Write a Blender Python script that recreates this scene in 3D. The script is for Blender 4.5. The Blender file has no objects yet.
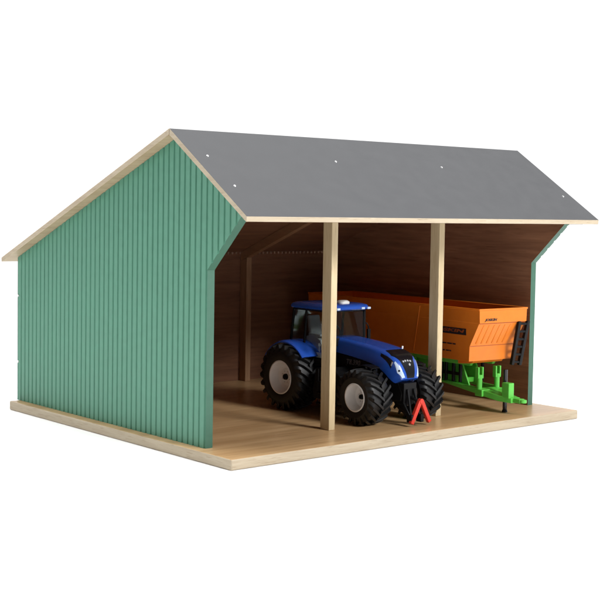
import bpy, bmesh, math, random
from mathutils import Vector, Matrix
random.seed(7)
S = 0.0076                      # metres per drawing unit: the shed is a 41 cm wide toy
scene = bpy.context.scene
col = scene.collection

# ------------------------------------------------------------------ camera
def make_camera():
    f, yaw, pitch, roll = 1251.441, math.radians(38.92), math.radians(3.2), math.radians(0.806)
    px, py = -45.705, -18.837
    fw = Vector((math.sin(yaw)*math.cos(pitch), math.cos(yaw)*math.cos(pitch), -math.sin(pitch)))
    rt = Vector((math.cos(yaw), -math.sin(yaw), 0)); up = rt.cross(fw)
    rt2 = rt*math.cos(roll) + up*math.sin(roll); up2 = rt2.cross(fw)
    M = Matrix((rt2, up2, -fw)).transposed().to_4x4()
    M.translation = Vector((-73.24, -93.815, 23.875))*S
    cd = bpy.data.cameras.new('camera'); cam = bpy.data.objects.new('camera', cd); col.objects.link(cam)
    cam.matrix_world = M
    cd.sensor_width = 36; cd.lens = 36*f/600
    cd.shift_x = -px/600; cd.shift_y = py/600
    cd.clip_start = 0.02; cd.clip_end = 100
    scene.camera = cam
make_camera()

# ------------------------------------------------------------------ light
w = bpy.data.worlds.new('World'); scene.world = w; w.use_nodes = True
bg = w.node_tree.nodes['Background']
bg.inputs[0].default_value = (1, 1, 1, 1)
# made-up surround: white behind the table, dimmed camera-side to darken the shed inside
def surround_gradient(dim=.10, bright=1.15):
    n, l = w.node_tree.nodes, w.node_tree.links
    tc = n.new('ShaderNodeTexCoord'); d = n.new('ShaderNodeVectorMath'); d.operation = 'DOT_PRODUCT'
    d.inputs[1].default_value = (.628, .778, 0); l.new(tc.outputs['Generated'], d.inputs[0])
    mr = n.new('ShaderNodeMapRange'); mr.interpolation_type = 'SMOOTHSTEP'
    mr.inputs['From Min'].default_value = -.15; mr.inputs['From Max'].default_value = .45
    mr.inputs['To Min'].default_value = dim; mr.inputs['To Max'].default_value = bright
    l.new(d.outputs['Value'], mr.inputs['Value']); l.new(mr.outputs[0], bg.inputs[1])
surround_gradient()
def area(name, loc, target, size, power):
    l = bpy.data.lights.new(name, 'AREA'); l.shape = 'DISK'; l.size = size*S; l.energy = power
    o = bpy.data.objects.new(name, l); col.objects.link(o)
    o.location = Vector(loc)*S
    o.rotation_euler = (Vector(target) - Vector(loc)).to_track_quat('-Z', 'Y').to_euler()
    return o
area('key_softbox', (60, -185, 120), (28, 12, 6), 66, 34)
area('left_fill', (-170, 75, 75), (0, 25, 6), 120, 6.5)  # added unseen fill, brightens the outside of the left wall
area('top_fill', (10, 10, 230), (20, 15, 0), 150, 46)  # added unseen overhead fill, whitens the ground and the roof
vs = scene.view_settings
vs.view_transform = 'Standard'; vs.look = 'None'; vs.exposure = 0.0; vs.gamma = 1.0; vs.use_curve_mapping = False

# ------------------------------------------------------------------ materials
def mat(name, color, rough=0.5, metal=0.0, spec=0.5, coat=0.0):
    m = bpy.data.materials.new(name); m.use_nodes = True
    b = m.node_tree.nodes['Principled BSDF']
    b.inputs['Base Color'].default_value = (*color, 1); b.inputs['Roughness'].default_value = rough
    b.inputs['Metallic'].default_value = metal; b.inputs['Specular IOR Level'].default_value = spec
    b.inputs['Coat Weight'].default_value = coat; b.inputs['Coat Roughness'].default_value = 0.08
    return m
def nodes(m): return m.node_tree.nodes, m.node_tree.links, m.node_tree.nodes['Principled BSDF']
def mottled(name, c0, c1, scale=200, rough=0.5, bump=0.05, stretch=(1, 1, 1), detail=4, rvar=0.12, spec=0.5, coat=0.0):
    m = mat(name, c0, rough, 0, spec, coat); n, l, b = nodes(m)
    tc = n.new('ShaderNodeTexCoord'); mp = n.new('ShaderNodeMapping'); mp.inputs['Scale'].default_value = stretch
    l.new(tc.outputs['Object'], mp.inputs[0])
    nz = n.new('ShaderNodeTexNoise'); nz.inputs['Scale'].default_value = scale; nz.inputs['Detail'].default_value = detail
    l.new(mp.outputs[0], nz.inputs['Vector'])
    cr = n.new('ShaderNodeValToRGB'); cr.color_ramp.elements[0].position = .3; cr.color_ramp.elements[1].position = .7
    cr.color_ramp.elements[0].color = (*c0, 1); cr.color_ramp.elements[1].color = (*c1, 1)
    l.new(nz.outputs['Fac'], cr.inputs[0]); l.new(cr.outputs[0], b.inputs['Base Color'])
    mr = n.new('ShaderNodeMapRange'); mr.inputs['To Min'].default_value = rough - rvar; mr.inputs['To Max'].default_value = rough + rvar
    l.new(nz.outputs['Fac'], mr.inputs[0]); l.new(mr.outputs[0], b.inputs['Roughness'])
    if bump:
        bp = n.new('ShaderNodeBump'); bp.inputs['Strength'].default_value = bump; bp.inputs['Distance'].default_value = 0.0006
        l.new(nz.outputs['Fac'], bp.inputs['Height']); l.new(bp.outputs[0], b.inputs['Normal'])
    return m
def wood(name, light, dark, axis, rough=0.5, freq=260, spec=0.4, bump=0.12, flecks=True):
    """long grain along one axis: stretched noise in two sizes plus short pores"""
    m = mat(name, light, rough, 0, spec); n, l, b = nodes(m)
    tc = n.new('ShaderNodeTexCoord')
    def noise(sc, along, detail, dist=0.0):
        mp = n.new('ShaderNodeMapping'); v = [1.0, 1.0, 1.0]; v[axis] = along; mp.inputs['Scale'].default_value = v
        l.new(tc.outputs['Object'], mp.inputs[0])
        nz = n.new('ShaderNodeTexNoise'); nz.inputs['Scale'].default_value = sc; nz.inputs['Detail'].default_value = detail
        nz.inputs['Distortion'].default_value = dist
        l.new(mp.outputs[0], nz.inputs['Vector']); return nz
    a = noise(freq, 0.06, 5, 0.6); c = noise(freq*0.22, 0.12, 3, 1.5); d = noise(freq*3.2, 0.05, 2)
    mx = n.new('ShaderNodeMix'); mx.data_type = 'FLOAT'; mx.inputs[0].default_value = 0.5
    l.new(a.outputs['Fac'], mx.inputs[2]); l.new(c.outputs['Fac'], mx.inputs[3])
    cr = n.new('ShaderNodeValToRGB'); cr.color_ramp.elements[0].position = .36; cr.color_ramp.elements[1].position = .64
    cr.color_ramp.elements[0].color = (*dark, 1); cr.color_ramp.elements[1].color = (*light, 1)
    l.new(mx.outputs[0], cr.inputs[0])
    last = cr.outputs[0]
    if flecks:
        fr = n.new('ShaderNodeValToRGB'); fr.color_ramp.elements[0].position = .27; fr.color_ramp.elements[1].position = .4
        fr.color_ramp.elements[0].color = (.72, .68, .62, 1); fr.color_ramp.elements[1].color = (1, 1, 1, 1)
        l.new(d.outputs['Fac'], fr.inputs[0])
        mm = n.new('ShaderNodeMix'); mm.data_type = 'RGBA'; mm.blend_type = 'MULTIPLY'; mm.inputs[0].default_value = 1
        l.new(last, mm.inputs[6]); l.new(fr.outputs[0], mm.inputs[7]); last = mm.outputs[2]
    l.new(last, b.inputs['Base Color'])
    bp = n.new('ShaderNodeBump'); bp.inputs['Strength'].default_value = bump; bp.inputs['Distance'].default_value = 0.0004
    l.new(a.outputs['Fac'], bp.inputs['Height']); l.new(bp.outputs[0], b.inputs['Normal'])
    return m
def clear(name, tint, amount):
    m = bpy.data.materials.new(name); m.use_nodes = True; n = m.node_tree.nodes; l = m.node_tree.links
    n.clear(); o = n.new('ShaderNodeOutputMaterial'); t = n.new('ShaderNodeBsdfTransparent'); g = n.new('ShaderNodeBsdfGlossy')
    t.inputs[0].default_value = (*tint, 1); g.inputs['Roughness'].default_value = 0.05
    x = n.new('ShaderNodeMixShader'); x.inputs[0].default_value = amount
    l.new(t.outputs[0], x.inputs[1]); l.new(g.outputs[0], x.inputs[2]); l.new(x.outputs[0], o.inputs[0]); return m

M = dict(
    ground=mat('white_surface', (.93, .93, .93), 0.9, 0, 0.0),
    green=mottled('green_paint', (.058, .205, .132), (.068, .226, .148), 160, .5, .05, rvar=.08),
    green_edge=mottled('green_edge_shade', (.030, .102, .066), (.036, .115, .075), 160, .55, .05, rvar=.05),  # wall green darkened: shade on the front edges put into the colour
    felt=mottled('grey_roof_felt', (.052, .053, .056), (.060, .061, .064), 70, .72, .15, detail=10, rvar=.10, spec=.3),
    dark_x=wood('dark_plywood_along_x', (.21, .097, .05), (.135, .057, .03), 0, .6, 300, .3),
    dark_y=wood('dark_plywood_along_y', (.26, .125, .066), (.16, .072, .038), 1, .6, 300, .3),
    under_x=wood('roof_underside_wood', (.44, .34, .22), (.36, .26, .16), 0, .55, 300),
    edge_x=wood('pale_wood_along_x', (.43, .36, .26), (.36, .29, .20), 0, .55, 500),
    edge_y=wood('pale_wood_along_y', (.43, .36, .26), (.36, .29, .20), 1, .55, 500),
    floor=wood('lacquered_floor_wood', (.58, .38, .195), (.43, .26, .12), 0, .3, 150, .5, .06),
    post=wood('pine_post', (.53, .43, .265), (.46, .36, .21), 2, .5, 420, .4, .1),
    rear_post=wood('shaded_post', (.34, .2, .11), (.26, .145, .075), 2, .5, 420, .4, .1),  # pine darkened: shade at the back of the shed put into the colour
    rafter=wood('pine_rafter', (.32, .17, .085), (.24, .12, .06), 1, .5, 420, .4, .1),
    steel=mat('bright_steel', (.75, .75, .75), .3, 1.0),
    blue=mottled('blue_enamel', (.014, .068, .37), (.016, .075, .39), 90, .24, 0, rvar=.05, coat=.5),
    black=mottled('black_plastic', (.003, .003, .0035), (.005, .005, .0055), 300, .5, .05, rvar=.12, spec=.15),
    gloss_black=mat('gloss_black_plastic', (.006, .006, .008), .2, 0, .4),
    rubber=mottled('black_rubber', (.004, .004, .0045), (.007, .007, .0075), 350, .5, .1, rvar=.1, spec=.4),
    rim=mottled('pale_grey_rim', (.68, .67, .66), (.74, .73, .72), 150, .35, .0, rvar=.08),
    dim_print=mat('dull_grey_print', (.10, .10, .11), .4),
    silver=mat('silver_print', (.55, .56, .58), .3, .6),
    lamp=mat('lamp_lens', (.46, .56, .70), .12, 0, .6, .5),
    grey=mottled('grey_plastic', (.30, .30, .29), (.36, .36, .35), 200, .5, .05),
    white=mat('white_plastic', (.75, .75, .73), .4),
    red=mottled('red_plastic', (.50, .03, .016), (.55, .036, .02), 250, .45, .06, rvar=.08, spec=.3),
    orange=mottled('orange_plastic', (.60, .152, .011), (.64, .168, .013), 130, .42, .03, rvar=.08, spec=.3),
    seam=mat('dark_orange_seam', (.28, .055, .006), .5),
    lime=mottled('lime_green_plastic', (.075, .42, .04), (.09, .47, .055), 180, .4, .04, rvar=.08),
    print=mat('black_print', (.012, .01, .01), .45),
    glass=clear('cab_glass', (.80, .84, .84), .07),
    amber=mat('amber_lens', (.75, .22, .02), .15, 0, .6),
)

# ------------------------------------------------------------------ mesh builder (drawing units)
class MB:
    def __init__(s): s.bm = bmesh.new()
    def face(s, vs, m=0):
        try: f = s.bm.faces.new(vs); f.material_index = m; return f
        except ValueError: return None
    def v(s, p): return s.bm.verts.new(p)
    def box(s, x0, x1, y0, y1, z0, z1, m=0, R=None):
        P = [Vector((x, y, z)) for z in (z0, z1) for y in (y0, y1) for x in (x0, x1)]
        if R is not None:
            c = Vector(((x0+x1)/2, (y0+y1)/2, (z0+z1)/2)); P = [c + R @ (p-c) for p in P]
        q = [s.v(p) for p in P]
        for f in ((0,2,3,1),(4,5,7,6),(0,1,5,4),(2,6,7,3),(0,4,6,2),(1,3,7,5)): s.face([q[i] for i in f], m)
        return s
    def prism(s, poly, axis, a0, a1, m=0, mcap=None):
        """polygon in the two other axes (cyclic order kept x,y,z) extruded along axis"""
        def P(u, v, a): return {0: (a, u, v), 1: (u, a, v), 2: (u, v, a)}[axis]
        A = [s.v(P(u, v, a0)) for u, v in poly]; B = [s.v(P(u, v, a1)) for u, v in poly]; n = len(poly)
        s.face(A[::-1], m if mcap is None else mcap); s.face(B, m if mcap is None else mcap)
        ms = m if isinstance(m, (list, tuple)) else [m]*n
        for i in range(n): s.face([A[i], A[(i+1) % n], B[(i+1) % n], B[i]], ms[i])
        return s
    def cyl(s, p0, p1, r0, r1=None, n=20, m=0, caps=True):
        r1 = r0 if r1 is None else r1
        p0 = Vector(p0); p1 = Vector(p1); d = (p1-p0).normalized()
        a = d.orthogonal().normalized(); b = d.cross(a)
        A = []; B = []
        for i in range(n):
            t = 2*math.pi*i/n; e = a*math.cos(t) + b*math.sin(t)
            A.append(s.v(p0+e*r0)); B.append(s.v(p1+e*r1))
        for i in range(n): s.face([A[i], A[(i+1) % n], B[(i+1) % n], B[i]], m)
        if caps: s.face(A[::-1], m); s.face(B, m)
        return s
    def tube(s, pts, r, n=10, m=0):
        pts = [Vector(p) for p in pts]; rings = []; ref = None
        for i, p in enumerate(pts):
            d = (pts[min(i+1, len(pts)-1)] - pts[max(i-1, 0)]).normalized()
            a = d.orthogonal().normalized() if ref is None else (ref - d*ref.dot(d)).normalized()
            ref = a; b = d.cross(a)
            rings.append([s.v(p + (a*math.cos(2*math.pi*k/n) + b*math.sin(2*math.pi*k/n))*r) for k in range(n)])
        for A, B in zip(rings, rings[1:]):
            for k in range(n): s.face([A[k], A[(k+1) % n], B[(k+1) % n], B[k]], m)
        s.face(rings[0][::-1], m); s.face(rings[-1], m); return s
    def bar(s, p0, p1, w, h, m=0, up=(0, 0, 1)):
        p0 = Vector(p0); p1 = Vector(p1); d = (p1-p0).normalized(); u = Vector(up)
        sd = d.cross(u).normalized(); u = sd.cross(d)
        q = [s.v(p + sd*a*w/2 + u*b*h/2) for p in (p0, p1) for a, b in ((-1,-1),(1,-1),(1,1),(-1,1))]
        for f in ((3,2,1,0),(4,5,6,7),(0,1,5,4),(1,2,6,5),(2,3,7,6),(3,0,4,7)): s.face([q[i] for i in f], m)
        return s
    def lathe_x(s, prof, c, n=48, m=0, closed=False):
        """profile of (radius, x offset) turned about an axis along x through c"""
        rings = []
        for r, x in prof:
            if r < 1e-6: rings.append([s.v((c[0]+x, c[1], c[2]))]); continue
            rings.append([s.v((c[0]+x, c[1]+r*math.cos(2*math.pi*k/n), c[2]+r*math.sin(2*math.pi*k/n))) for k in range(n)])
        pairs = list(zip(rings, rings[1:])) + ([(rings[-1], rings[0])] if closed else [])
        for A, B in pairs:
            for k in range(n):
                a0, a1 = A[k % len(A)], A[(k+1) % len(A)]; b0, b1 = B[k % len(B)], B[(k+1) % len(B)]
                if len(A) == 1: s.face([a0, b1, b0], m)
                elif len(B) == 1: s.face([a0, a1, b0], m)
                else: s.face([a0, a1, b1, b0], m)
        return s
    def loft(s, secs, m=0, caps=True, close=True):
        R = [[s.v(p) for p in sec] for sec in secs]; n = len(R[0])
        for A, B in zip(R, R[1:]):
            for k in range(n if close else n-1): s.face([A[k], A[(k+1) % n], B[(k+1) % n], B[k]], m)
        if caps: s.face(R[0][::-1], m); s.face(R[-1], m)
        return s
    def shell(s, grid, thick, m=0):
        """grid of (point, normal) rows made into a thin solid lying on the surface"""
        T = [[s.v(p + nn*thick) for p, nn in row] for row in grid]; Bo = [[s.v(p - nn*thick) for p, nn in row] for row in grid]
        a, b = len(T), len(T[0])
        for i in range(a-1):
            for j in range(b-1):
                s.face([T[i][j], T[i+1][j], T[i+1][j+1], T[i][j+1]], m); s.face([Bo[i][j], Bo[i][j+1], Bo[i+1][j+1], Bo[i+1][j]], m)
        for i in range(a-1):
            for j in (0, b-1): s.face([T[i][j], T[i+1][j], Bo[i+1][j], Bo[i][j]], m)
        for j in range(b-1):
            for i in (0, a-1): s.face([T[i][j], T[i][j+1], Bo[i][j+1], Bo[i][j]], m)
        return s
    def text(s, body, height, origin, right, up, depth=0.03, bold=0.0, shear=0.0, center=False, width=None, m=0):
        c = bpy.data.curves.new('lettering', 'FONT'); c.body = body; c.size = 1; c.extrude = 0.0; c.offset = bold; c.shear = shear
        c.resolution_u = 3
        o = bpy.data.objects.new('lettering', c); col.objects.link(o)
        dg = bpy.context.evaluated_depsgraph_get(); me = bpy.data.meshes.new_from_object(o.evaluated_get(dg))
        xs = [q.co.x for q in me.vertices]; ys = [q.co.y for q in me.vertices]
        k = height/(max(ys)-min(ys)); kx = k if width is None else width/(max(xs)-min(xs))
        right = Vector(right).normalized(); up = Vector(up).normalized(); nn = right.cross(up)
        b2 = bmesh.new(); b2.from_mesh(me)
        r = bmesh.ops.extrude_face_region(b2, geom=b2.faces[:])
        top = [e for e in r['geom'] if isinstance(e, bmesh.types.BMVert)]
        tops = set(top)
        for q in b2.verts:
            X = (q.co.x - min(xs))*kx - ((max(xs)-min(xs))*kx/2 if center else 0); Y = (q.co.y - min(ys))*k
            q.co = Vector(origin) + right*X + up*Y + nn*(depth if q in tops else -depth)
        bmesh.ops.recalc_face_normals(b2, faces=b2.faces)
        me2 = bpy.data.meshes.new('t'); b2.to_mesh(me2); b2.free()
        n0 = len(s.bm.faces); s.bm.from_mesh(me2); s.bm.faces.ensure_lookup_table()
        for f in s.bm.faces[n0:]: f.material_index = m
        bpy.data.objects.remove(o); bpy.data.curves.remove(c); bpy.data.meshes.remove(me); bpy.data.meshes.remove(me2)
        return s
    def build(s, name, mats, parent=None, org=(0, 0, 0), bevel=0.0, seg=2, angle=38, recalc=True):
        bm = s.bm
        if recalc: bmesh.ops.recalc_face_normals(bm, faces=bm.faces)
        O = Vector(org)
        for q in bm.verts: q.co = (q.co - O)*S
        me = bpy.data.meshes.new(name); bm.to_mesh(me); bm.free()
        for q in (mats if isinstance(mats, (list, tuple)) else [mats]): me.materials.append(q)
        for f in me.polygons: f.use_smooth = True
        me.set_sharp_from_angle(angle=math.radians(angle))
        o = bpy.data.objects.new(name, me); col.objects.link(o)
        if parent is not None: o.parent = parent
        if bevel:
            b = o.modifiers.new('soft_edges', 'BEVEL'); b.width = bevel*S; b.segments = seg; b.limit_method = 'ANGLE'; b.angle_limit = math.radians(40)
            b.harden_normals = False
        return o
def thing(name, label, cat, loc, rz=0):
    o = bpy.data.objects.new(name, None); col.objects.link(o); o.empty_display_size = .02
    o.location = Vector(loc)*S; o.rotation_euler = (0, 0, rz); o['label'] = label; o['category'] = cat
    return o

# ------------------------------------------------------------------ the surface underneath
BT = 1.072                                        # thickness of the base board
g = MB(); g.cyl((27, 22, -BT-4), (27, 22, -BT-.02), 205, n=160)
g = g.build('ground', M['ground']); g['kind'] = 'structure'

# ------------------------------------------------------------------ the shed
BW, BD = 54.0, 44.8
WL, WTH, WF, WR = 1.272, 0.956, 5.98, 45.15       # wall: outer x, thickness, front, rear
KZ = 17.93
EY, EZ, RY, RZ, QY, QZ = -1.926, 23.38, 10.868, 32.161, 46.918, 17.682   # eave, ridge, rear eave (top surface)
RX0, RX1 = WL-1.34, BW-WL+1.725
TF = 0.56                                         # roof board thickness, across the board
sf = (RZ-EZ)/(RY-EY); sr = (QZ-RZ)/(QY-RY)
tvf = TF*math.sqrt(1+sf*sf); tvr = TF*math.sqrt(1+sr*sr)
def under(y): return (EZ + sf*(y-EY) - tvf) if y < RY else (RZ + sr*(y-RY) - tvr)
RYU = RY + 0.08
shed = thing('machine_shed', 'open-fronted toy machine shed with green ribbed walls and grey roof on a wooden board', 'shed', (BW/2, BD/2, -BT))
SO = (BW/2, BD/2, -BT)
# base board: pale edges, brown lacquered top
b = MB(); b.box(0, BW, 0, BD, -BT, 0)
b.bm.faces.ensure_lookup_table()
for f in b.bm.faces:
    f.normal_update(); n = f.normal
    f.material_index = 0 if n.z > .5 else (1 if abs(n.y) > .5 else 2)
b.build('base_board', [M['floor'], M['edge_x'], M['edge_y']], shed, SO, bevel=.14, seg=3)

def side_wall(side):
    """ribbed outside, plain brown inside; profile follows the roof and the cut-back front"""
    tipy = -0.05
    def zt(y): return under(y) - 0.03 if not (RY-.6 < y < RY+1.2) else min(under(RY-.6), under(RY+1.2)) - 0.0
    def zt(y):
        return min(EZ + sf*(y-EY) - tvf, RZ + sr*(y-RY) - tvr) - 0.03
    def zb(y): return 0.0 if y >= WF else min(KZ + (WF-y), zt(y))
    ys = {tipy, WF, WR, RY}
    pitch = 0.953; y = WR - 0.62; prof = {}
    brk = [(0.0, 0), (.62, 0), (.715, .13), (.805, .13), (.90, 0)]
    k = 0; y = WF + 0.30 - pitch*8
    while y < WR - 0.5:
        for d, dep in brk:
            if tipy < y+d < WR: prof[round(y+d, 4)] = dep
        y += pitch
    keys = sorted(prof)
    def depth(y):
        import bisect
        i = bisect.bisect_left(keys, y)
        if i == 0 or i >= len(keys): return 0.0
        a, c = keys[i-1], keys[i]
        return prof[a] + (prof[c]-prof[a])*(y-a)/(c-a)
    Y = sorted(ys | set(keys))
    # doubled column at the kink so that the front edge is vertical
    tip = zt(tipy)
    m = MB()
    xo = WL if side < 0 else BW-WL
    sg = 1 if side < 0 else -1
    cols = []
    for y in Y:
        if y == WF:
            cols.append((y, zb(WF-1e-6), zt(y))); cols.append((y, 0.0, zt(y)))
        else: cols.append((y, zb(y), zt(y)))
    V = []
    for y, z0, z1 in cols:
        x = xo + sg*depth(y); xi = xo + sg*WTH
        V.append([m.v((x, y, z0)), m.v((x, y, z1)), m.v((xi, y, z1)), m.v((xi, y, z0))])
    for i, (A, B) in enumerate(zip(V, V[1:])):
        if cols[i][0] == cols[i+1][0]:          # the kink: only the vertical front edge
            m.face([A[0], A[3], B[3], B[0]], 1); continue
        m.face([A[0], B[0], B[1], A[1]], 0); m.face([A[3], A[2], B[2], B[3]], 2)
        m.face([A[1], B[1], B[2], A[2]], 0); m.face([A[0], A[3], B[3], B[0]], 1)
    m.face(V[-1], 0); m.face(V[0], 1)
    return m.build('side_wall', [M['green'], M['green_edge'], M['dark_y']], shed, SO)
for sd in (-1, 1):
    wl = side_wall(sd)
    if sd < 0:
        for z in (13.03, 4.81):
            s = MB(); s.cyl((WL+.10, WR-.22, z), (WL-.10, WR-.22, z), .2, .15, 14); s.cyl((WL+.3, WR-.1, z), (WL+.3, WR+.12, z), .2, .15, 14)
            s.build('screw', M['steel'], wl, SO)
# back wall, with the row of gaps of its corrugation under the roof
m = MB(); xa, xb = WL+WTH+.02, BW-WL-WTH-.02; yb0, yb1 = 44.2, 44.55
xs = [xa]; x = xa + .35; hs = []
cols = [(xa, .06)]
while x < xb - .6:
    cols += [(x, .06), (x, -.36), (x+.27, -.36), (x+.27, .06)]; x += .70
cols.append((xb, .06))
V = [[m.v((x, yb0, 0)), m.v((x, yb0, under(yb0)+d)), m.v((x, yb1, under(yb1)+d)), m.v((x, yb1, 0))] for x, d in cols]
for A, B in zip(V, V[1:]):
    if abs(A[0].co.x - B[0].co.x) > 1e-6:
        m.face([A[0], B[0], B[1], A[1]], 0); m.face([A[3], A[2], B[2], B[3]], 1)
    m.face([A[1], B[1], B[2], A[2]], 0)
m.face(V[0], 0); m.face(V[-1], 0)
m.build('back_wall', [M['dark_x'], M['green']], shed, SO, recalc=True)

def roof_panel(front):
    m = MB()
    if front:
        nrm = Vector((0, -sf, 1)).normalized()
        prof = [(EY, EZ), (RY-.03, RZ-.02), (RY-.03, RZ-tvf-.02), (EY+.10, EZ-.52)]
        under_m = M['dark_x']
    else:
        prof = [(RY+.03, RZ-.02), (QY, QZ), (QY-.02, QZ-.5), (QY-.3, under(QY-.3)), (RY+.03, RZ-tvr-.02)]
        under_m = M['under_x']
    m.prism(prof, 0, RX0, RX1)
    bmesh.ops.recalc_face_normals(m.bm, faces=m.bm.faces)
    for f in m.bm.faces:
        n = f.normal
        if abs(n.x) > .5: f.material_index = 2
        elif n.z > .6: f.material_index = 0
        elif n.z < -.6: f.material_index = 3
        else: f.material_index = 1
    o = m.build('roof_panel', [M['felt'], M['edge_x'], M['edge_y'], under_m], shed, SO, bevel=.04)
    return o
rp = roof_panel(True); rq = roof_panel(False)
# dark sheets under the roof inside: interior shade put into the colour
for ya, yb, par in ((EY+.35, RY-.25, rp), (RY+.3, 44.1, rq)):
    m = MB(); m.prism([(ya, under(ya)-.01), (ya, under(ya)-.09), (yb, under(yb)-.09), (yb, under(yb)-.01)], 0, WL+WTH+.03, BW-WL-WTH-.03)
    m.build('shade_sheet', M['dark_x'], par, SO)
nf = Vector((0, -sf, 1)).normalized()
for x, y in ((1.72, 6.72), (1.78, 2.33), (19.11, 6.77), (35.78, 6.68), (52.75, 2.19)):
    p = Vector((x, y, EZ + sf*(y-EY))); s = MB(); s.cyl(p - nf*.05, p + nf*.07, .17, .12, 16); s.cyl(p + nf*.07, p + nf*.10, .12, .04, 16)
    s.build('screw', M['steel'], rp, SO)
# two timber frames: front post, rear post, rafters under both slopes
PX, PW, PY, PD, RH = (18.627, 35.643), 0.89, 6.612, 1.441, 1.35
for px in PX:
    m = MB(); zt0 = under(PY)-RH; zt1 = under(PY+PD)-RH
    m.prism([(PY, 0), (PY+PD, 0), (PY+PD, zt1-.01), (PY, zt0-.01)], 0, px, px+PW); m.build('post', M['post'], shed, SO, bevel=.05)
    m = MB(); y0, y1 = 42.75, 44.17
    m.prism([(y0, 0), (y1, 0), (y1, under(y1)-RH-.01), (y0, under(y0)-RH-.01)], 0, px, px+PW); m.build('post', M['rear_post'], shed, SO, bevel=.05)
    ya, yb = -.6, 44.17; t = .10
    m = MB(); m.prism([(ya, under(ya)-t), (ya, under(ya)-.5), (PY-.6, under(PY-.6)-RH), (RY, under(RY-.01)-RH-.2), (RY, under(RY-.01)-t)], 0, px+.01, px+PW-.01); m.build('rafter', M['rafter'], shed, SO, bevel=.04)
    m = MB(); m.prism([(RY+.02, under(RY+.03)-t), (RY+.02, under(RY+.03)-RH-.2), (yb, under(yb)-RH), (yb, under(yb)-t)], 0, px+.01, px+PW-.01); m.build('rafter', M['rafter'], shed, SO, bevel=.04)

# ------------------------------------------------------------------ the tractor (front towards -y, axis at x = TX)
TX = 28.7
TO = (TX, 13.5, 0)
tractor = thing('toy_tractor', 'blue toy tractor with black tyres and a red front hitch, parked beside the orange trailer', 'tractor', TO)

def make_wheel(kind, cx_out, y, R, W, rimr, nl, side):
    """side -1: outer face towards -x"""
    c = (cx_out, y, R); sg = -side      # offsets grow inwards
    root = MB()
    Rc = R*0.895
    prof = [(rimr, .10), (rimr+.18, .02), (rimr+.55*(Rc-rimr), -.10*1), (Rc-.28, .06), (Rc-.10, .26), (Rc-.02, .55), (Rc, W/2), (Rc-.02, W-.55), (Rc-.10, W-.26), (Rc-.28, W-.06), (rimr+.55*(Rc-rimr), W+.10), (rimr+.18, W-.02), (rimr, W-.1)]
    root.lathe_x([(r, x*sg) for r, x in prof], c, 72, closed=True)
    # lugs: each starts on the shoulder and sweeps to the middle of the tread
    da = 2*math.pi/nl; sweep = da*1.05
    for half in (0, 1):
        for k in range(nl):
            a0 = da*(k + .5*half)
            secs = []
            for j, (fx, fa) in enumerate(((-.02, -.30), (.03, -.05), (.20, .28), (.36, .62), (.53, 1.0))):
                x = fx*W if half == 0 else W - fx*W
                a = a0 + sweep*fa
                wdt = da*(.22 if j else .17); base = Rc - (.55 if j == 0 else (.16 if j == 1 else .06))
                h = R if j > 1 else (R-.10 if j == 1 else Rc-.22)
                sec = []
                for aa, rr in ((a-wdt, base), (a-wdt*.68, h), (a+wdt*.68, h), (a+wdt, base)):
                    sec.append((c[0]+x*sg, c[1]-rr*math.cos(aa)*1, c[2]-rr*math.sin(aa)))
                secs.append(sec)
            root.loft(secs)
    w = root.build(kind, M['rubber'], tractor, TO, angle=30)
    # rim: deep dish
    r = MB(); d = W*(.42 if kind == 'front_wheel' else .32)
    prof = [(rimr+.06, .16), (rimr+.12, .0), (rimr-.02, -.04), (rimr-.10, .06), (rimr-.16, d*.55), (rimr*.80, d*.95), (rimr*.72, d), (rimr*.55, d*1.02), (rimr*.50, d*.92), (0, d*.92)]
    r.lathe_x([(q, x*sg) for q, x in prof], c, 56)
    prof = [(rimr+.06, W-.16), (rimr+.12, W), (rimr-.1, W-.06), (rimr*.8, W-.5), (0, W-.5)]
    r.lathe_x([(q, x*sg) for q, x in prof], c, 40)
    rm = r.build('rim', M['rim'], w, TO)
    h = MB(); d2 = d*.92
    h.cyl((c[0]+sg*(d2+.02), c[1], c[2]), (c[0]+sg*(d2-.28), c[1], c[2]), rimr*.20, rimr*.17, 24)
    h.cyl((c[0]+sg*(d2-.28), c[1], c[2]), (c[0]+sg*(d2-.42), c[1], c[2]), rimr*.10, rimr*.08, 16)
    h.build('hub', M['black'], w, TO, bevel=.02)
    bo = MB()
    for k in range(8):
        a = 2*math.pi*(k+.5)/8; yy = c[1]+rimr*.36*math.cos(a); zz = c[2]+rimr*.36*math.sin(a)
        bo.cyl((c[0]+sg*(d2+.02), yy, zz), (c[0]+sg*(d2-.08), yy, zz), .07, .07, 6)
    bo.build('wheel_nuts', M['silver'], w, TO)
    return w
FWY, FR, RWY, RR = 7.25, 3.2, 20.45, 4.0
make_wheel('front_wheel', 23.0, FWY, FR, 3.05, 1.5, 20, -1)
make_wheel('front_wheel', 34.4, FWY, FR, 3.05, 1.5, 20, 1)
make_wheel('rear_wheel', 23.2, RWY, RR, 3.3, 1.92, 22, -1)
make_wheel('rear_wheel', 34.2, RWY, RR, 3.3, 1.92, 22, 1)

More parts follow.
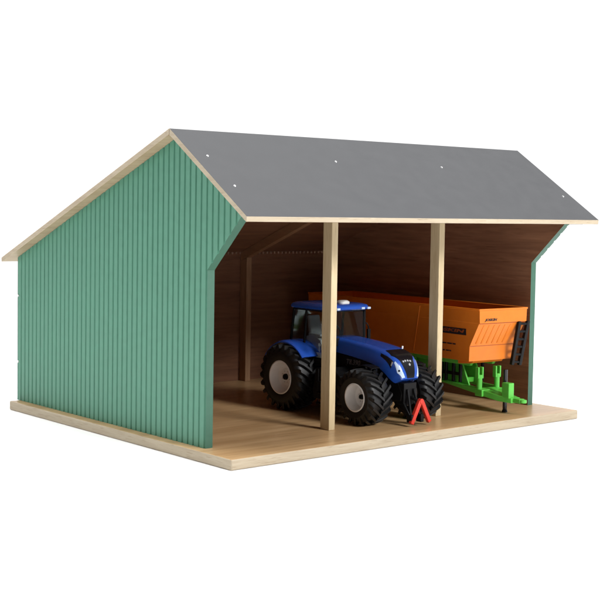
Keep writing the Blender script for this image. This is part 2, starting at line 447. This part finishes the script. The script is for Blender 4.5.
# hood: a surface H(t, a) between a spine and its lower edge
SP = [(15.2, 9.22, 15.2, 7.5, 2.0), (11, 8.92, 11, 7.1, 2.03), (8, 8.56, 8, 6.6, 2.0), (6.5, 8.25, 6.9, 6.1, 1.95), (5.6, 7.92, 6.3, 5.7, 1.87), (4.95, 7.38, 5.85, 5.3, 1.77), (4.5, 6.7, 5.5, 5.0, 1.65), (4.22, 5.98, 5.25, 4.8, 1.5), (4.12, 5.3, 5.05, 4.75, 1.38)]
def spine(t):
    n = len(SP)-1; q = min(max(t*n, 0), n-1e-6); i = int(q); f = q-i
    P = [SP[max(i-1, 0)], SP[i], SP[i+1], SP[min(i+2, n)]]
    return [0.5*((2*P[1][k]) + (-P[0][k]+P[2][k])*f + (2*P[0][k]-5*P[1][k]+4*P[2][k]-P[3][k])*f*f + (-P[0][k]+3*P[1][k]-3*P[2][k]+P[3][k])*f**3) for k in range(5)]
def H(t, a):
    y, z, yb, zb, hw = spine(t); e = 2/7.0
    s_, c_ = math.sin(abs(a)), math.cos(a)
    x = hw*(s_**e)*(1 if a >= 0 else -1); d = 1-(max(c_, 0)**e)
    return Vector((TX+x, y+(yb-y)*d, z+(zb-z)*d))
def HN(t, a):
    h = 1e-3
    du = H(min(t+h, 1), a)-H(max(t-h, 0), a); dv = H(t, min(a+h, math.pi/2))-H(t, max(a-h, -math.pi/2))
    n = dv.cross(du); 
    if n.length < 1e-12: return Vector((0, 0, 1))
    n.normalize()
    p = H(t, a); 
    return n if n.dot(p - Vector((TX, 9, 6))) > 0 else -n
rad = math.radians
m = MB(); secs = []
NA = 44
for i in range(49):
    t = i/48; secs.append([H(t, rad(-90+180*k/NA)) for k in range(NA+1)])
m.loft(secs, close=True)
hood = m.build('hood', M['blue'], tractor, TO, angle=60)
def patch(name, material, t0, t1, a0, a1, thick=.035, nt=16, na=12, parent=hood):
    """a0, a1: degrees, or functions of t"""
    f0 = a0 if callable(a0) else (lambda t: a0); f1 = a1 if callable(a1) else (lambda t: a1)
    grid = []
    for i in range(nt+1):
        t = t0+(t1-t0)*i/nt
        grid.append([(lambda a: (H(t, a), HN(t, a)))(rad(f0(t)+(f1(t)-f0(t))*j/na)) for j in range(na+1)])
    m = MB(); m.shell(grid, thick); return m.build(name, material, parent, TO, angle=45)
def lerp(t, t0, t1, v0, v1): return v0+(v1-v0)*min(max((t-t0)/(t1-t0), 0), 1)
def AF(f): return math.degrees(math.asin(min(abs(f), 1)**3.5))*(1 if f >= 0 else -1)      # share of the half width -> angle
aw = lambda t: AF(lerp(t, .35, .50, .74, .86) if t < .50 else (lerp(t, .50, .64, .86, .60) if t < .64 else lerp(t, .64, .98, .60, .40)))
patch('grille', M['gloss_black'], .35, .985, lambda t: -aw(t), aw, nt=30)
for sgn in (-1, 1):
    lo = lambda t: lerp(t, .62, .96, 42, 13); hi = lambda t: lerp(t, .62, .80, 56, 74) if t < .80 else lerp(t, .80, .96, 74, 44)
    patch('headlight', M['lamp'], .62, .96, (lambda t: lo(t)*sgn), (lambda t: hi(t)*sgn), .05)
    patch('side_grille', M['gloss_black'], .33, .60, (lambda t: sgn*lerp(t, .33, .60, 60, 56)), (lambda t: sgn*lerp(t, .33, .6, 76, 86)), .04)
    patch('side_stripe', M['silver'], .575, .60, 62*sgn, 80*sgn, .05)
# leaf-shaped silver emblem on the nose
e = MB()
for t, a, ln in ((.665, AF(-.34), .24), (.655, AF(-.14), .26), (.655, AF(.08), .26), (.665, AF(.29), .24), (.73, AF(.12), .32)):
    p = H(t, rad(a)); n = HN(t, rad(a)); u = (H(t+.02, rad(a*.6))-p).normalized(); r_ = u.cross(n)
    ring = [p + n*.05 + u*(ln*.5*math.cos(q)) + r_*(.13*math.sin(q)) for q in [2*math.pi*k/12 for k in range(12)]]
    ring2 = [q - n*.1 for q in ring]; e.loft([ring, ring2])
e.build('emblem', M['silver'], hood, TO)
# small latch on the far hood edge
k = MB(); p = H(.30, rad(42)); k.cyl(p, p+Vector((.05, 0, .32)), .12, .10, 14); k.build('hood_latch', M['white'], hood, TO, bevel=.02)
for sgn in (-1, 1):
    m = MB(); t, a = .80, rad(52)*sgn; p = H(t, a); n = HN(t, a); m.cyl(p + n*.02, p + n*.075, .13, .11, 14); m.build('headlight_bulb', M['gloss_black'], hood, TO)
# engine block and frame under the hood
m = MB()
def ybox(x0, x1, y0, y1, z0, z1, mm=m): mm.box(TX+x0, TX+x1, y0, y1, z0, z1)
m.prism([(5.0, 4.7), (4.4, 3.6), (4.6, 2.7), (8, 2.5), (16, 2.4), (23, 2.6), (24.2, 3.2), (24.2, 5.4), (20, 6.2), (15.5, 6.9), (10, 6.8), (7.6, 6.5), (6.2, 5.6)], 0, TX-1.05, TX+1.05)
m.build('chassis', M['black'], tractor, TO, bevel=.12)
m = MB()
for sgn in (-1, 1):
    m.prism([(7.7, 6.5), (11, 7.0), (15.3, 7.4), (15.4, 3.6), (12, 3.3), (9.2, 4.6), (8.2, 5.6)], 0, TX+sgn*1.1, TX+sgn*1.93)
    for i in range(5):
        yy = 9.6+i*.95; m.box(TX+sgn*1.93-.05, TX+sgn*1.93+.05, yy, yy+.35, 5.3, 6.1)
ep = m.build('engine_panel', M['black'], tractor, TO, bevel=.08)
tx = MB(); tx.text('T8.390', .6, (TX-1.95, 12.6, 6.2), (0, -1, 0), (0, 0, 1), .03, .01, .25); tx.build('model_lettering', M['dim_print'], ep, TO)
m = MB(); m.cyl((25.4, FWY, 3.15), (32, FWY, 3.15), .42, n=20)
for sgn in (-1, 1): m.box(TX+sgn*1.4-.5, TX+sgn*1.4+.5, FWY-.55, FWY+.55, 2.6, 3.7); m.cyl((TX+sgn*2.2, FWY, 3.2), (TX+sgn*3.1, FWY, 3.2), .8, .65, 20)
m.build('front_axle', M['black'], tractor, TO, bevel=.06)
m = MB(); m.cyl((25.8, RWY, 4), (31.6, RWY, 4), .75, .75, 24); m.box(TX-1.7, TX+1.7, 18.6, 23.6, 2.9, 6.0); m.build('rear_axle', M['black'], tractor, TO, bevel=.15)
# steps and tank between the wheels
for sgn in (-1, 1):
    m = MB(); x0, x1 = sorted((TX+sgn*1.2, TX+sgn*4.3))
    m.prism([(10.9, 2.0), (15.7, 2.0), (15.9, 3.0), (15.3, 5.6), (12.6, 5.9), (11.2, 5.0)], 0, x0, x1)
    for i in range(3): m.box(*sorted((TX+sgn*4.25, TX+sgn*4.95)), 12.2, 14.6, 1.5+i*1.25, 1.68+i*1.25)
    m.box(*sorted((TX+sgn*4.6, TX+sgn*4.7)), 12.2, 12.35, 1.5, 5.6); m.box(*sorted((TX+sgn*4.6, TX+sgn*4.7)), 14.45, 14.6, 1.5, 5.6)
    m.build('fuel_tank', M['black'], tractor, TO, bevel=.12)
# front linkage and the red triangle
m = MB()
m.box(TX-1.0, TX+1.0, 4.15, 5.2, 2.3, 4.8)
for sgn in (-1, 1):
    m.bar((TX+sgn*.85, 4.5, 2.6), (TX+sgn*.75, 3.35, 1.0), .4, .5); m.box(TX+sgn*.75-.24, TX+sgn*.75+.24, 2.9, 3.7, .45, 1.35)
    m.cyl((TX+sgn*.5, 4.1, 4.1), (TX+sgn*.7, 3.3, 1.2), .16, n=12)
m.bar((TX+.1, 4.3, 3.2), (TX+.45, 3.2, 2.75), .35, .3)
m.build('front_linkage', M['black'], tractor, TO, bevel=.07)
m = MB(); hx = TX+.55
m.bar((hx-1.45, 3.05, .36), (hx-.12, 3.05, 2.82), .5, .42, up=(0, 1, 0)); m.bar((hx+1.45, 3.05, .36), (hx+.12, 3.05, 2.82), .5, .42, up=(0, 1, 0))
m.cyl((hx, 2.8, 2.8), (hx, 3.3, 2.8), .32, n=16)
m.build('hitch_triangle', M['red'], tractor, TO, bevel=.06)
# cab
CX0, CX1 = TX-3.15, TX+3.15
m = MB()
m.prism([(14.9, 5.6), (20.9, 5.6), (21.2, 8.2), (20.0, 8.2), (18.6, 6.3), (14.9, 6.5)], 0, CX0+.1, CX1-.1); m.box(CX0+.4, CX1-.4, 14.4, 15.1, 5.8, 8.6)
m.build('cab_floor', M['black'], tractor, TO, bevel=.1)
m = MB()
fr = {}
for sgn in (-1, 1):
    fp = [(TX+sgn*2.35, 14.2, 8.0), (TX+sgn*2.95, 14.9, 12.3)]; bp = [(TX+sgn*3.05, 19.0, 7.2), (TX+sgn*3.05, 18.6, 12.3)]; cp = [(TX+sgn*2.9, 21.6, 8.1), (TX+sgn*2.9, 21.0, 12.3)]
    m.bar(fp[0], fp[1], .26, .30, up=(0, 1, 0)); m.bar(bp[0], bp[1], .22, .26, up=(0, 1, 0)); m.bar(cp[0], cp[1], .26, .28, up=(0, 1, 0))
    m.bar((TX+sgn*2.95, 14.9, 12.2), (TX+sgn*2.95, 21.0, 12.2), .26, .24); m.bar((TX+sgn*2.45, 14.3, 6.2), (TX+sgn*2.35, 14.2, 8.1), .26, .3, up=(0, 1, 0))
    m.bar((TX+sgn*2.4, 14.3, 6.2), (TX+sgn*3.05, 18.9, 6.2), .22, .26)
    fr[sgn] = (fp, bp, cp)
m.bar((TX-2.9, 14.9, 12.2), (TX+2.9, 14.9, 12.2), .22, .24); m.bar((TX-2.9, 21, 12.2), (TX+2.9, 21, 12.2), .22, .24); m.bar((TX-2.3, 14.2, 8.6), (TX+2.3, 14.2, 8.6), .3, .9)
m.build('cab_frame', M['black'], tractor, TO, bevel=.05)
def pane(pts, th=.03):
    pts = [Vector(p) for p in pts]; n = (pts[1]-pts[0]).cross(pts[2]-pts[0]).normalized()*th
    q = MB(); q.loft([[p-n for p in pts], [p+n for p in pts]]); return q.build('cab_window', M['glass'], tractor, TO)
pane([(TX-2.3, 14.22, 8.9), (TX+2.3, 14.22, 8.9), (TX+2.85, 14.88, 12.1), (TX-2.85, 14.88, 12.1)])
pane([(TX-2.8, 21.5, 8.4), (TX+2.8, 21.5, 8.4), (TX+2.8, 21.0, 12.1), (TX-2.8, 21.0, 12.1)])
for sgn in (-1, 1):
    pane([(TX+sgn*2.36, 14.45, 6.4), (TX+sgn*3.0, 18.85, 6.4), (TX+sgn*3.02, 18.6, 12.1), (TX+sgn*2.92, 15.0, 12.1)])
    pane([(TX+sgn*3.0, 19.1, 8.3), (TX+sgn*2.92, 21.4, 8.3), (TX+sgn*2.9, 21.0, 12.1), (TX+sgn*3.0, 18.75, 12.1)])
def rrect(x0, x1, y0, y1, z, r, n=5):
    out = []
    for cx, cy, a0 in ((x1-r, y1-r, 0), (x0+r, y1-r, 90), (x0+r, y0+r, 180), (x1-r, y0+r, 270)):
        for k in range(n+1):
            a = rad(a0+90*k/n); out.append((cx+r*math.cos(a), cy+r*math.sin(a), z))
    return out
m = MB(); X0, X1, Y0, Y1 = TX-3.3, TX+3.3, 14.15, 21.6
m.loft([rrect(X0+.25, X1-.25, Y0+.25, Y1-.25, 12.24, .5), rrect(X0, X1, Y0, Y1, 12.40, .6), rrect(X0, X1, Y0, Y1, 12.62, .6), rrect(X0+.12, X1-.12, Y0+.15, Y1-.12, 12.86, .6), rrect(X0+.5, X1-.5, Y0+.7, Y1-.5, 13.02, .6), rrect(X0+1.2, X1-1.2, Y0+1.6, Y1-1.2, 13.10, .6)])
roof = m.build('cab_roof', M['blue'], tractor, TO, angle=50)
for sgn in (-1, 1):
    for q in (2.95, 2.0):
        m = MB(); m.box(TX+sgn*q-.26, TX+sgn*q+.26, Y0-.12, Y0+.2, 12.34, 12.62); m.build('work_light', M['lamp'], roof, TO, bevel=.05)
m = MB(); m.lathe_x([(0, 0)], (0, 0, 0)); m = MB()
m.loft([rrect(TX-.75, TX+.75, Y0+.75, Y0+2.0, 12.9, .45), rrect(TX-.75, TX+.75, Y0+.75, Y0+2.0, 13.25, .45), rrect(TX-.55, TX+.55, Y0+.95, Y0+1.8, 13.42, .4)]); m.build('roof_receiver', M['white'], roof, TO, angle=50)
# inside the cab
m = MB(); m.box(TX-1.0, TX+1.0, 18.4, 20.2, 7.7, 8.2); m.prism([(19.9, 8.1), (20.5, 8.1), (21.0, 11.2), (20.6, 11.3)], 0, TX-.9, TX+.9); m.box(TX-.55, TX+.55, 18.9, 19.8, 6.3, 7.7)
m.build('seat', M['grey'], tractor, TO, bevel=.15)
m = MB(); m.prism([(16.6, 6.4), (19.6, 6.4), (19.7, 8.9), (18.2, 9.2), (16.9, 8.4)], 0, TX-2.1, TX-1.35); m.box(TX-2.2, TX-1.3, 17.0, 19.2, 9.0, 9.3)
m.build('arm_console', M['grey'], tractor, TO, bevel=.08)
m = MB()
for k in range(24):
    pass
c = Vector((TX, 16.9, 9.7)); u = Vector((1, 0, 0)); v_ = Vector((0, .55, .83))
m.tube([c + u*.85*math.cos(2*math.pi*k/28) + v_*.85*math.sin(2*math.pi*k/28) for k in range(29)], .10, 8)
for k in range(3): m.cyl(c, c + u*.85*math.cos(2*math.pi*k/3+.5) + v_*.85*math.sin(2*math.pi*k/3+.5), .07, n=8)
m.cyl(c, (TX, 15.6, 6.4), .16, n=12)
m.build('steering_wheel', M['black'], tractor, TO)
# levers beside the seat
m = MB()
for dy, dz in ((0, 0), (.45, .35), (.8, -.1)): m.cyl((TX-2.3, 16.2+dy, 7.1+dz), (TX-2.35, 16.2+dy, 8.0+dz), .07, n=8); m.cyl((TX-2.35, 16.2+dy, 8.0+dz), (TX-2.37, 16.2+dy, 8.35+dz), .15, .11, n=12)
m.box(TX-2.6, TX-2.1, 15.9, 17.3, 6.55, 7.15)
m.build('control_levers', M['white'], tractor, TO, bevel=.03)
# rear fenders
for sgn in (-1, 1):
    m = MB(); xo, xi = TX+sgn*4.95, TX+sgn*1.95
    grid = []
    for k in range(25):
        a = rad(38+110*k/24); rr = 4.3
        row = []
        for x, dr in ((xo, -.10), (xo+sgn*-.25, .06), (TX+sgn*3.4, .12), (xi, .12)):
            n = Vector((0, -math.cos(a), math.sin(a))); row.append((Vector((x, RWY, RR)) + n*(rr+dr), n))
        grid.append(row)
    m.shell(grid, .07)
    pts = [Vector((xi, RWY-4.2*math.cos(rad(38+110*k/24)), RR+4.2*math.sin(rad(38+110*k/24)))) for k in range(25)]
    ring = [(p.y, p.z) for p in pts] + [(RWY+2.4, 5.2), (RWY-2.6, 5.2)]
    m.prism(ring, 0, xi-.06, xi+.06)
    fe = m.build('rear_fender', M['blue'], tractor, TO, angle=40)
# front mudguards
for sgn in (-1, 1):
    m = MB()
    grid = []
    for k in range(15):
        a = rad(70+70*k/14); n = Vector((0, -math.cos(a), math.sin(a)))
        grid.append([(Vector((TX+sgn*x, FWY, FR)) + n*(3.5-d), n) for x, d in ((3.0, 0), (3.6, -.03), (4.3, .03))])
    m.shell(grid, .05); m.bar((TX+sgn*1.5, FWY+1.2, 4.4), (TX+sgn*3.1, FWY+1.2, 6.55), .2, .2, up=(0, 1, 0))
    m.build('front_mudguard', M['black'], tractor, TO, angle=50)
# mirrors
for sgn in (-1, 1):
    m = MB(); A = Vector((TX+sgn*2.9, 14.85, 11.6))
    m.tube([A+Vector((0, 0, -.9)), A+Vector((sgn*.25, -.2, -1.0)), A+Vector((sgn*.45, -.3, -1.4)), A+Vector((sgn*.5, -.32, -1.9))], .08, 8)
    B = A+Vector((sgn*.5, -.32, -2.2)); m.box(B.x-.22, B.x+.22, B.y-.12, B.y+.12, B.z-.7, B.z+.5)
    m.build('mirror', M['black'], tractor, TO, bevel=.08)
# rear linkage
m = MB()
for sgn in (-1, 1): m.bar((TX+sgn*1.1, 23.4, 3.2), (TX+sgn*1.4, 26.2, 2.0), .3, .4)
m.bar((TX, 23.6, 5.2), (TX, 25.8, 4.2), .3, .35); m.build('rear_linkage', M['black'], tractor, TO, bevel=.06)

# ------------------------------------------------------------------ the tipping trailer, in its own axes: y 0 at the front top edge
tr = thing('toy_trailer', 'orange toy tipping trailer on lime green chassis along the right shed wall', 'trailer', (45.05, 4.6, 0), math.radians(-4.0))
HT, HB, ZT, ZB, LEN = 4.05, 3.7, 12.58, 6.1, 33.6
ZP, YB = 10.85, 1.95          # lower edge of the upright front panel; how far the sloping front runs back
m = MB()
th = .22
def hull_ring(z, hw, y0, y1): return [(-hw, y0, z), (hw, y0, z), (hw, y1, z), (-hw, y1, z)]
hp = HT - (HT-HB)*(ZT-ZP)/(ZT-ZB)
ZS = 7.95
outer = [hull_ring(ZB, HB, YB, LEN-.6), hull_ring(ZB+.25, HB+.02, YB-.02, LEN-.6), hull_ring(ZS, HB+.09, YB-.15, LEN-.5), hull_ring(ZP, hp, .12, LEN-.1), hull_ring(ZP+.02, hp+.02, .0, LEN), hull_ring(ZT, HT, 0, LEN)]
inner = [hull_ring(ZT, HT-th, th, LEN-th), hull_ring(ZP, hp-th, .12+th, LEN-.1-th), hull_ring(ZS, HB+.09-th, YB-.15+th, LEN-.5-th), hull_ring(ZB+.3, HB-th, YB+th, LEN-.6-th)]
m.loft(outer+inner)
body = m.build('dump_body', M['orange'], tr, bevel=.07)
# trim on the hull: seams, ribs, rim
def fy(z): return (.12 + (YB-.15-.12)*(ZP-z)/(ZP-ZS)) if z > ZS else YB-.15+.13*(ZS-z)/(ZS-ZB)
def hx_(z): return HB + (HT-HB)*(z-ZB)/(ZT-ZB)
m = MB()
for x in (-2.9, -2.0, -1.1, -.2, .7, 1.6):
    z0, z1 = 8.25, 10.6
    m.bar((x-.0, fy(z0)-.0, z0), (x, fy(z1)-.0, z1), .34, .10, up=(0, 1, .3))
m.build('front_ribs', M['orange'], body, bevel=.04)
m = MB()
m.bar((-hx_(ZP-.04)+.1, fy(ZP-.04)-.02, ZP-.04), (hx_(ZP-.04)-.1, fy(ZP-.04)-.02, ZP-.04), .05, .06)
m.bar((-hx_(ZS)+.1, fy(ZS)-.02, ZS), (hx_(ZS)-.1, fy(ZS)-.02, ZS), .05, .07)
m.build('front_seam', M['seam'], body)
m = MB()
for z, d in ((12.5, .12),):
    for sgn in (-1, 1): m.bar((sgn*(HT+.02), .0, z), (sgn*(HT+.02), LEN, z), .16, .22)
    m.bar((-HT-.08, -.02, z), (HT+.08, -.02, z), .12, .22)
m.build('top_rail', M['orange'], body, bevel=.05)
for y0, dy in ((10.6, 1.25),):
    m = MB(); m.bar((-hx_(6.4), y0+dy, 6.4), (-hx_(12.3), y0-dy*.1, 12.3), .10, .14, up=(1, 0, 0))
    m.build('side_rib', M['orange'], body, bevel=.03)
# lettering
L = MB(); L.text('JOSKIN', .40, (-3.2, -.03, 11.02), (1, 0, 0), (0, 0, 1), .03, .02, .35, width=2.1); L.build('front_lettering', M['print'], body)
tilt = (HT-HB)/(ZT-ZB)
upv = Vector((-tilt, 0, 1)).normalized()
L = MB(); z0 = 9.35; gx = hx_(z0)
q = [Vector((-hx_(z)-.005, y, z)) for y, z in ((2.35, z0-.08), (8.6, z0-.08), (8.6, z0+.70), (2.35, z0+.70))]
nn = Vector((-1, 0, -tilt)).normalized()*.03
L.loft([[p-nn for p in q], [p+nn for p in q]]); plate = L.build('name_plate', M['print'], body)
L = MB(); L.text('JOSKIN', .52, (-gx-.04, 8.35, z0+.05), (0, -1, 0), upv, .03, .03, .2, width=5.75); L.build('side_lettering', M['seam'], plate)
L = MB()
for z, segs in ((7.95, ((4.2, .5), (4.85, .8), (5.8, .9), (6.8, .4))), (7.05, ((5.0, .3), (5.4, .5), (6.1, .35)))):
    for y, ln in segs: L.box(-hx_(z)-.03, -hx_(z)+.03, y, y+ln, z, z+.16)
L.build('fine_print', M['print'], body)
# ladder
m = MB(); A0, A1 = Vector((2.72, -.02, 10.9)), Vector((2.85, 1.15, 5.45)); B0, B1 = Vector((4.25, .0, 10.9)), Vector((4.15, 1.15, 5.35))
m.bar(A0, A1, .46, .4, up=(0, 1, 0)); m.bar(B0, B1, .46, .4, up=(0, 1, 0))
for k in range(6):
    f = .06 + k*.175; m.bar(A0.lerp(A1, f), B0.lerp(B1, f), .3, .28)
m.build('ladder', M['black'], tr, bevel=.04)
# chassis: two rails, cross members, drawbar, forks, jack
m = MB()
for sgn in (-1, 1):
    m.prism([(2.2, 2.0), (2.2, 2.75), (33, 4.0), (33, 3.0), (8, 2.7)], 0, sgn*1.6-.3, sgn*1.6+.3)
    m.prism([(3.4, 5.35), (33, 5.5), (33, 6.0), (3.0, 6.0)], 0, sgn*1.9-.25, sgn*1.9+.25)
for sgn in (-1, 1): m.prism([(4.2, 2.6), (30, 3.4), (30, 5.5), (5.6, 5.4), (5.0, 4.2)], 0, sgn*1.15-.12, sgn*1.15+.12)
for y in (6, 12, 18, 24, 30): m.box(-1.5, 1.5, y-.3, y+.3, 2.9, 3.5); m.box(-1.8, 1.8, y-.25, y+.25, 5.45, 5.95)
for y in (9.5, 14, 20, 27):
    for sgn in (-1, 1): m.box(sgn*1.75-.22, sgn*1.75+.22, y-.5, y+.5, 2.9, 5.6)
m.build('chassis', M['lime'], tr, bevel=.06)
for sgn in (-1, 1):
    m = MB()
    for y in (5.2, 6.4, 7.7): m.cyl((sgn*1.9, y, 3.1), (sgn*1.9, y, 5.4), .22, n=14)
    m.box(sgn*2.3-.5, sgn*2.3+.5, 8.3, 9.2, 3.2, 5.3); m.box(sgn*1.9-.15, sgn*1.9+.15, 5.0, 8.6, 3.9, 4.3)
    m.build('valve_block', M['black'], tr, bevel=.05)
m = MB()
m.prism([(-1.95, -.2), (-1.15, -1.0), (-.62, -2.5), (.62, -2.5), (.95, -1.0), (1.95, 1.8), (1.95, 2.6), (-1.95, 2.6)][::1], 2, 1.45, 2.05) if False else None
m.loft([[(-1.9, 2.4, 1.95), (1.9, 2.4, 1.95), (1.9, 2.4, 2.7), (-1.9, 2.4, 2.7)], [(-1.25, -.6, 1.45), (1.05, -.6, 1.45), (1.05, -.6, 2.15), (-1.25, -.6, 2.15)], [(-.75, -2.3, 1.35), (.75, -2.3, 1.35), (.75, -2.3, 1.95), (-.75, -2.3, 1.95)]])
m.box(-.45, .45, -3.35, -2.25, 1.45, 1.95); m.cyl((0, -3.5, 1.5), (0, -3.5, 1.9), .42, n=24)
m.box(-1.0, -.1, -2.1, -.95, 1.9, 3.75)
m.box(-1.95, -.55, 1.4, 2.6, 1.75, 2.6); m.box(.9, 2.0, 1.6, 2.6, 1.9, 2.6)
m.build('drawbar', M['lime'], tr, bevel=.07)
for sgn in (-1, 1):
    m = MB(); x = -1.6 if sgn < 0 else 1.4
    m.cyl((x, 2.2, 2.5), (x, 2.2, 4.35), .33, n=18)
    m.box(x-.46, x-.24, 1.95, 2.5, 3.9, 5.3); m.box(x+.24, x+.46, 1.95, 2.5, 3.9, 5.3); m.box(x-.45, x+.45, 1.96, 2.49, 3.88, 4.25)
    m.build('lift_cylinder', M['lime'], tr, bevel=.05)
m = MB(); m.cyl((.12, -.45, .35), (.12, -.45, 5.2), .26, n=16); m.cyl((.12, -.45, .22), (.12, -.45, 1.0), .2, n=16); m.cyl((.12, -.45, 0.01), (.12, -.45, .3), .36, .3, n=20)
m.build('parking_jack', M['gloss_black'], tr, bevel=.03)
m = MB()
m.prism([(2.6, 5.75), (5.0, 5.5), (5.0, 6.08), (2.3, 6.08)], 0, -2.6, 2.6); m.build('bolster', M['orange'], tr, bevel=.08)
def trailer_wheel(sgn, y):
    R, W, rr = 2.55, 1.9, 1.25; c = (sgn*3.55, y, R); sg = -sgn
    m = MB()
    prof = [(rr, .08), (rr+.3, -.03), (R-.25, .04), (R-.06, .25), (R, W/2), (R-.06, W-.25), (R-.25, W-.04), (rr+.3, W+.03), (rr, W-.08)]
    m.lathe_x([(r, x*sg) for r, x in prof], c, 56, closed=True)
    for k in range(36):
        a = 2*math.pi*k/36
        m.bar((c[0]+sg*.2, c[1]+math.cos(a)*R, c[2]+math.sin(a)*R), (c[0]+sg*W*.5, c[1]+math.cos(a+.12)*R, c[2]+math.sin(a+.12)*R), .2, .12, up=(0, math.cos(a), math.sin(a)))
        a += .087; m.bar((c[0]+sg*(W-.2), c[1]+math.cos(a)*R, c[2]+math.sin(a)*R), (c[0]+sg*W*.5, c[1]+math.cos(a+.12)*R, c[2]+math.sin(a+.12)*R), .2, .12, up=(0, math.cos(a), math.sin(a)))
    w = m.build('wheel', M['rubber'], tr, angle=40)
    m = MB(); m.lathe_x([(q, x*sg) for q, x in ((rr+.05, .12), (rr+.06, 0), (rr-.1, .05), (rr*.8, .5), (rr*.4, .5), (rr*.35, .3), (0, .3))], c, 40)
    m.build('rim', M['rim'], w)
    return w
for y in (19.2, 25.2):
    for sgn in (-1, 1): trailer_wheel(sgn, y)
    m = MB(); m.cyl((-2.4, y, 2.55), (2.4, y, 2.55), .4, n=18); m.build('axle', M['lime'], tr)
